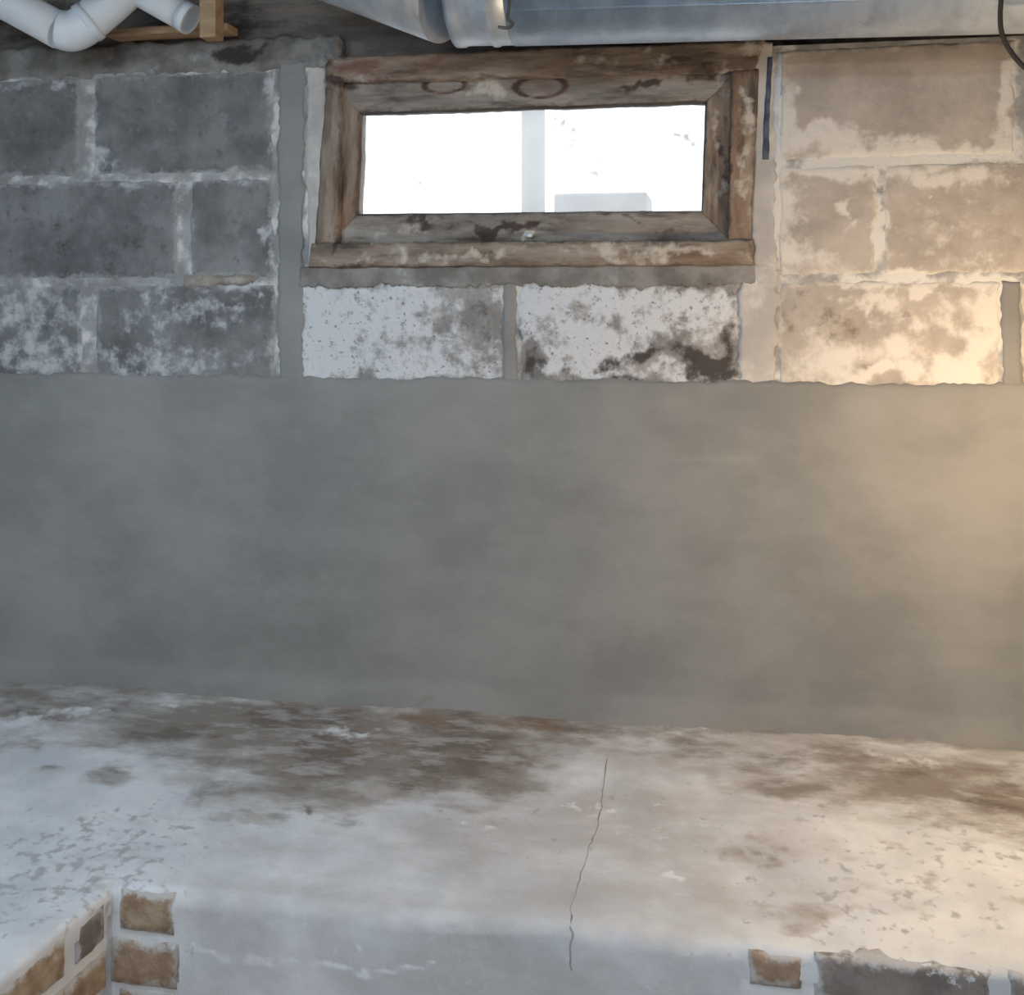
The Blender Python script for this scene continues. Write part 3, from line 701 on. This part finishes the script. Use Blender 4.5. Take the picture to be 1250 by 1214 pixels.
brick_front(pxx(135), pxx(217), zb2, zt2, M_BRICK, 2)
pitch = ztop_l - zt2
for k in range(2, 6):                                         # courses going on below, towards the floor
    brick_front(pxx(147 if k % 2 == 0 else 135), pxx(214), zb1 - k * pitch, ztop_l - k * pitch, M_BRICK, k + 3)
for k in range(6):                                            # return face of the left leg
    z0, z1 = zb1 - k * pitch - 0.003, ztop_l - k * pitch - 0.008
    d = [0.024, 0.082, 0.110, 0.300, 0.320, 0.51, 0.53, 0.72] if k % 2 == 0 else [0.020, 0.190, 0.208, 0.40, 0.415, 0.60, 0.615, 0.80]
    for q in range(0, 8, 2): brick_side(d[q], d[q + 1], z0, z1, M_BRICK if (q + k) % 3 else M_BRICK_G, 10 + k + q)
zr1 = pz(1000, 1166); zr0 = zr1 - 0.058
brick_front(pxx(914), pxx(977), pz(940, 1203), zr1 - 0.006, M_BRICK, 31)
brick_front(pxx(994), pxx(1211), zr0, zr1, M_BRICK_G, 32, 0.005); brick_front(pxx(1230), pxx(1440), zr0, zr1, M_BRICK_G, 33, 0.005)
for k in range(1, 6):
    for q in range(4):
        xx = pxx(905) + q * 0.222 - (0.111 if k % 2 else 0)
        if q == 0 and k % 2: continue
        zz = zr1 - 0.072 * k
        brick_front(max(xx, pxx(905)), xx + 0.208, zz - 0.056, zz, (M_BRICK, M_BRICK_G)[(q + k) % 2], 40 + k * 5 + q)
beff = [(at(px, py, YL).x, at(px, py, YL).z, rx / 1050, ry / 1050, s) for px, py, rx, ry, s in
        [(1100, 1168, 110, 8, .6), (1080, 1180, 40, 14, .5), (1180, 1172, 30, 14, .6), (1030, 1170, 30, 6, .5)]]
for o in BR: put(o, 'eff', splat(coords(o), beff, 2))

# ------------------------------------------------------------------ galvanised duct under the joists
YD = -0.20; RD = 0.115
def duct_axis(px, py):                                        # axis point whose lower outline shows at this pixel
    p = at(px, py, YD); return p + Vector((0, 0, RD * 1.02))
a0, a1 = duct_axis(592, 56), duct_axis(1250, 40)
dirn = (a1 - a0).normalized()
end = a0 + dirn * ((XR - 0.05 - a0.x) / dirn.x)
duct = tag(empty('air_duct', tuple(a0)), 'round galvanised air duct hung above the window', 'duct')
def dl(p): return Vector(p) - a0
c0 = duct_axis(557, 56)
duct_o = tube('duct_pipe', [dl(duct_axis(628, 56)), dl(end)], RD, M_ZINC, duct, seg=64)
col_pts = [dl(c0), dl(c0 + dirn * 0.012), dl(c0 + dirn * 0.016), dl(c0 + dirn * 0.060), dl(c0 + dirn * 0.064), dl(c0 + dirn * 0.070), dl(c0 + dirn * 0.074), dl(c0 + dirn * 0.108)]
tube('collar', col_pts, [RD + .003, RD + .003, RD + .0005, RD + .0005, RD + .0035, RD + .0035, RD + .001, RD + .001], M_ZINC, duct, seg=64)
e1 = duct_axis(425, 4) + Vector((0, 0.03, 0)); ed = (e1 - c0).normalized()
e2 = c0 + ed * 0.24; e3 = e2 + Vector((-0.06, 0.02, 0.10))
tube('elbow', [dl(c0), dl(e2), dl(e3)], RD + 0.001, M_ZINC, duct, seg=64)
tube('seam', [dl(duct_axis(632, 56) + Vector((0, -RD * 0.72, -RD * 0.70))), dl(end + Vector((0, -RD * 0.72, -RD * 0.70)))], 0.0022, M_ZINC, duct_o, seg=8)

# hook of hanger wire on the duct
YW = YD - RD * 0.92
hk = [at(622, -60, YW), at(622, -20, YW - .004), at(621, 10, YW), at(620, 22, YW + .002), at(626, 29, YW + .004), at(620, 34, YW + .006), at(608, 33, YW + .006)]
wire = tube('hanger_wire', hk, 0.0026, M_WIRE, None, seg=8, smooth_path=5)
tag(wire, 'short hooked dark wire hanging against the duct collar', 'wire')

# cord to the work lamp
LX = at(1366, 545, -0.50)
cb = [Vector((at(1223, -140, -0.34).x, -0.34, ZC - 0.16)), at(1223, -30, -0.34), at(1221, 20, -0.33), at(1224, 44, -0.32), at(1236, 66, -0.31), at(1256, 86, -0.31), at(1290, 100, -0.33), at(1325, 130, -0.42), Vector((LX.x, LX.y, at(1345, 200, -0.50).z)), LX + Vector((0, 0, 0.115))]
tag(tube('lamp_cord', cb, 0.0036, M_CABLE, None, seg=10, smooth_path=8), 'thin black cord looping down in front of the duct', 'cord')
lamp = tag(empty('work_lamp', tuple(LX)), 'bare warm bulb in a black socket hanging by the wall', 'lamp')
tube('socket', [(0, 0, 0.125), (0, 0, 0.11), (0, 0, 0.105), (0, 0, 0.05)], [0.006, 0.010, 0.019, 0.021], M_CABLE, lamp, seg=20)
mb = bpy.data.materials.new('warm_bulb'); mb.use_nodes = True
bb = mb.node_tree.nodes['Principled BSDF']; bb.inputs['Emission Color'].default_value = (1.0, 0.72, 0.42, 1); bb.inputs['Emission Strength'].default_value = LAMP_L
bb.inputs['Base Color'].default_value = (1, 0.9, 0.75, 1)
prof = [(0.052, 0.013), (0.045, 0.015), (0.034, 0.019), (0.020, 0.027), (0.004, 0.031), (-0.012, 0.027), (-0.024, 0.016), (-0.029, 0.004)]
tube('bulb', [(0, 0, z) for z, r in prof], [r for z, r in prof], mb, lamp, seg=20)

# ------------------------------------------------------------------ white drain pipe and timber blocking at the top left
def P(px, py, Y): return at(px, py, Y)
drain = tag(empty('drain_pipe', tuple(P(85, 45, -0.15))), 'white plastic drain pipe with a bend under the joists', 'pipe')
d0 = Vector(drain.location)
YP = -0.16
A = [P(-110, -62, YP), P(74, 38, YP)]
main_pipe = tube('pipe', [p - d0 for p in A], 0.034, M_PVC, drain, seg=32)
ax = (A[1] - A[0]).normalized()
tube('coupling', [A[1] - ax * 0.012 - d0, A[1] - ax * 0.012 - d0, A[1] + ax * 0.016 - d0], [0.034, 0.0375, 0.0375], M_PVC, main_pipe, seg=32)
bend = [P(72, 36, YP), P(86, 38, YP + .006), P(100, 33, YP + .012), P(118, 19, YP + .02), P(145, -3, YP + .03), P(166, -22, YP + .04)]
bend_o = tube('elbow', [p - d0 for p in bend], [0.035, 0.037, 0.0365, 0.036, 0.034, 0.034], M_PVC, drain, seg=32, smooth_path=4)
tube('bend_ring', [P(104, 30, YP + .012) - d0, P(112, 24, YP + .016) - d0], 0.0385, M_PVC, bend_o, seg=32)
branch = tube('branch_pipe', [P(120, -38, -0.12) - d0, P(232, 24, -0.12) - d0], 0.027, M_PVC, drain, seg=32)
tube('end_ring', [P(222, 18, -0.12) - d0, P(233, 24.5, -0.12) - d0], 0.0285, M_PVC, branch, seg=32)

blk = tag(empty('timber_blocking', tuple(P(200, 44, 0.0))), 'orange brown timber blocking beside the end of the white pipe', 'timber')
b0 = Vector(blk.location)
p0, p1 = P(128, 44, -0.03), P(262, 28, -0.03)
q0, q1 = P(243, 46, -0.15), P(263, -30, -0.15)
box('end_piece', Vector((q0.x, -0.15, q0.z)) - b0, Vector((q1.x, -0.115, q1.z)) - b0, M_WOOD_O, blk, 0.002)
box('cross_piece', Vector((p0.x, -0.03, p0.z)) - b0, Vector((q0.x - 0.001, 0.02, p1.z)) - b0, M_WOOD_O, blk, 0.002)
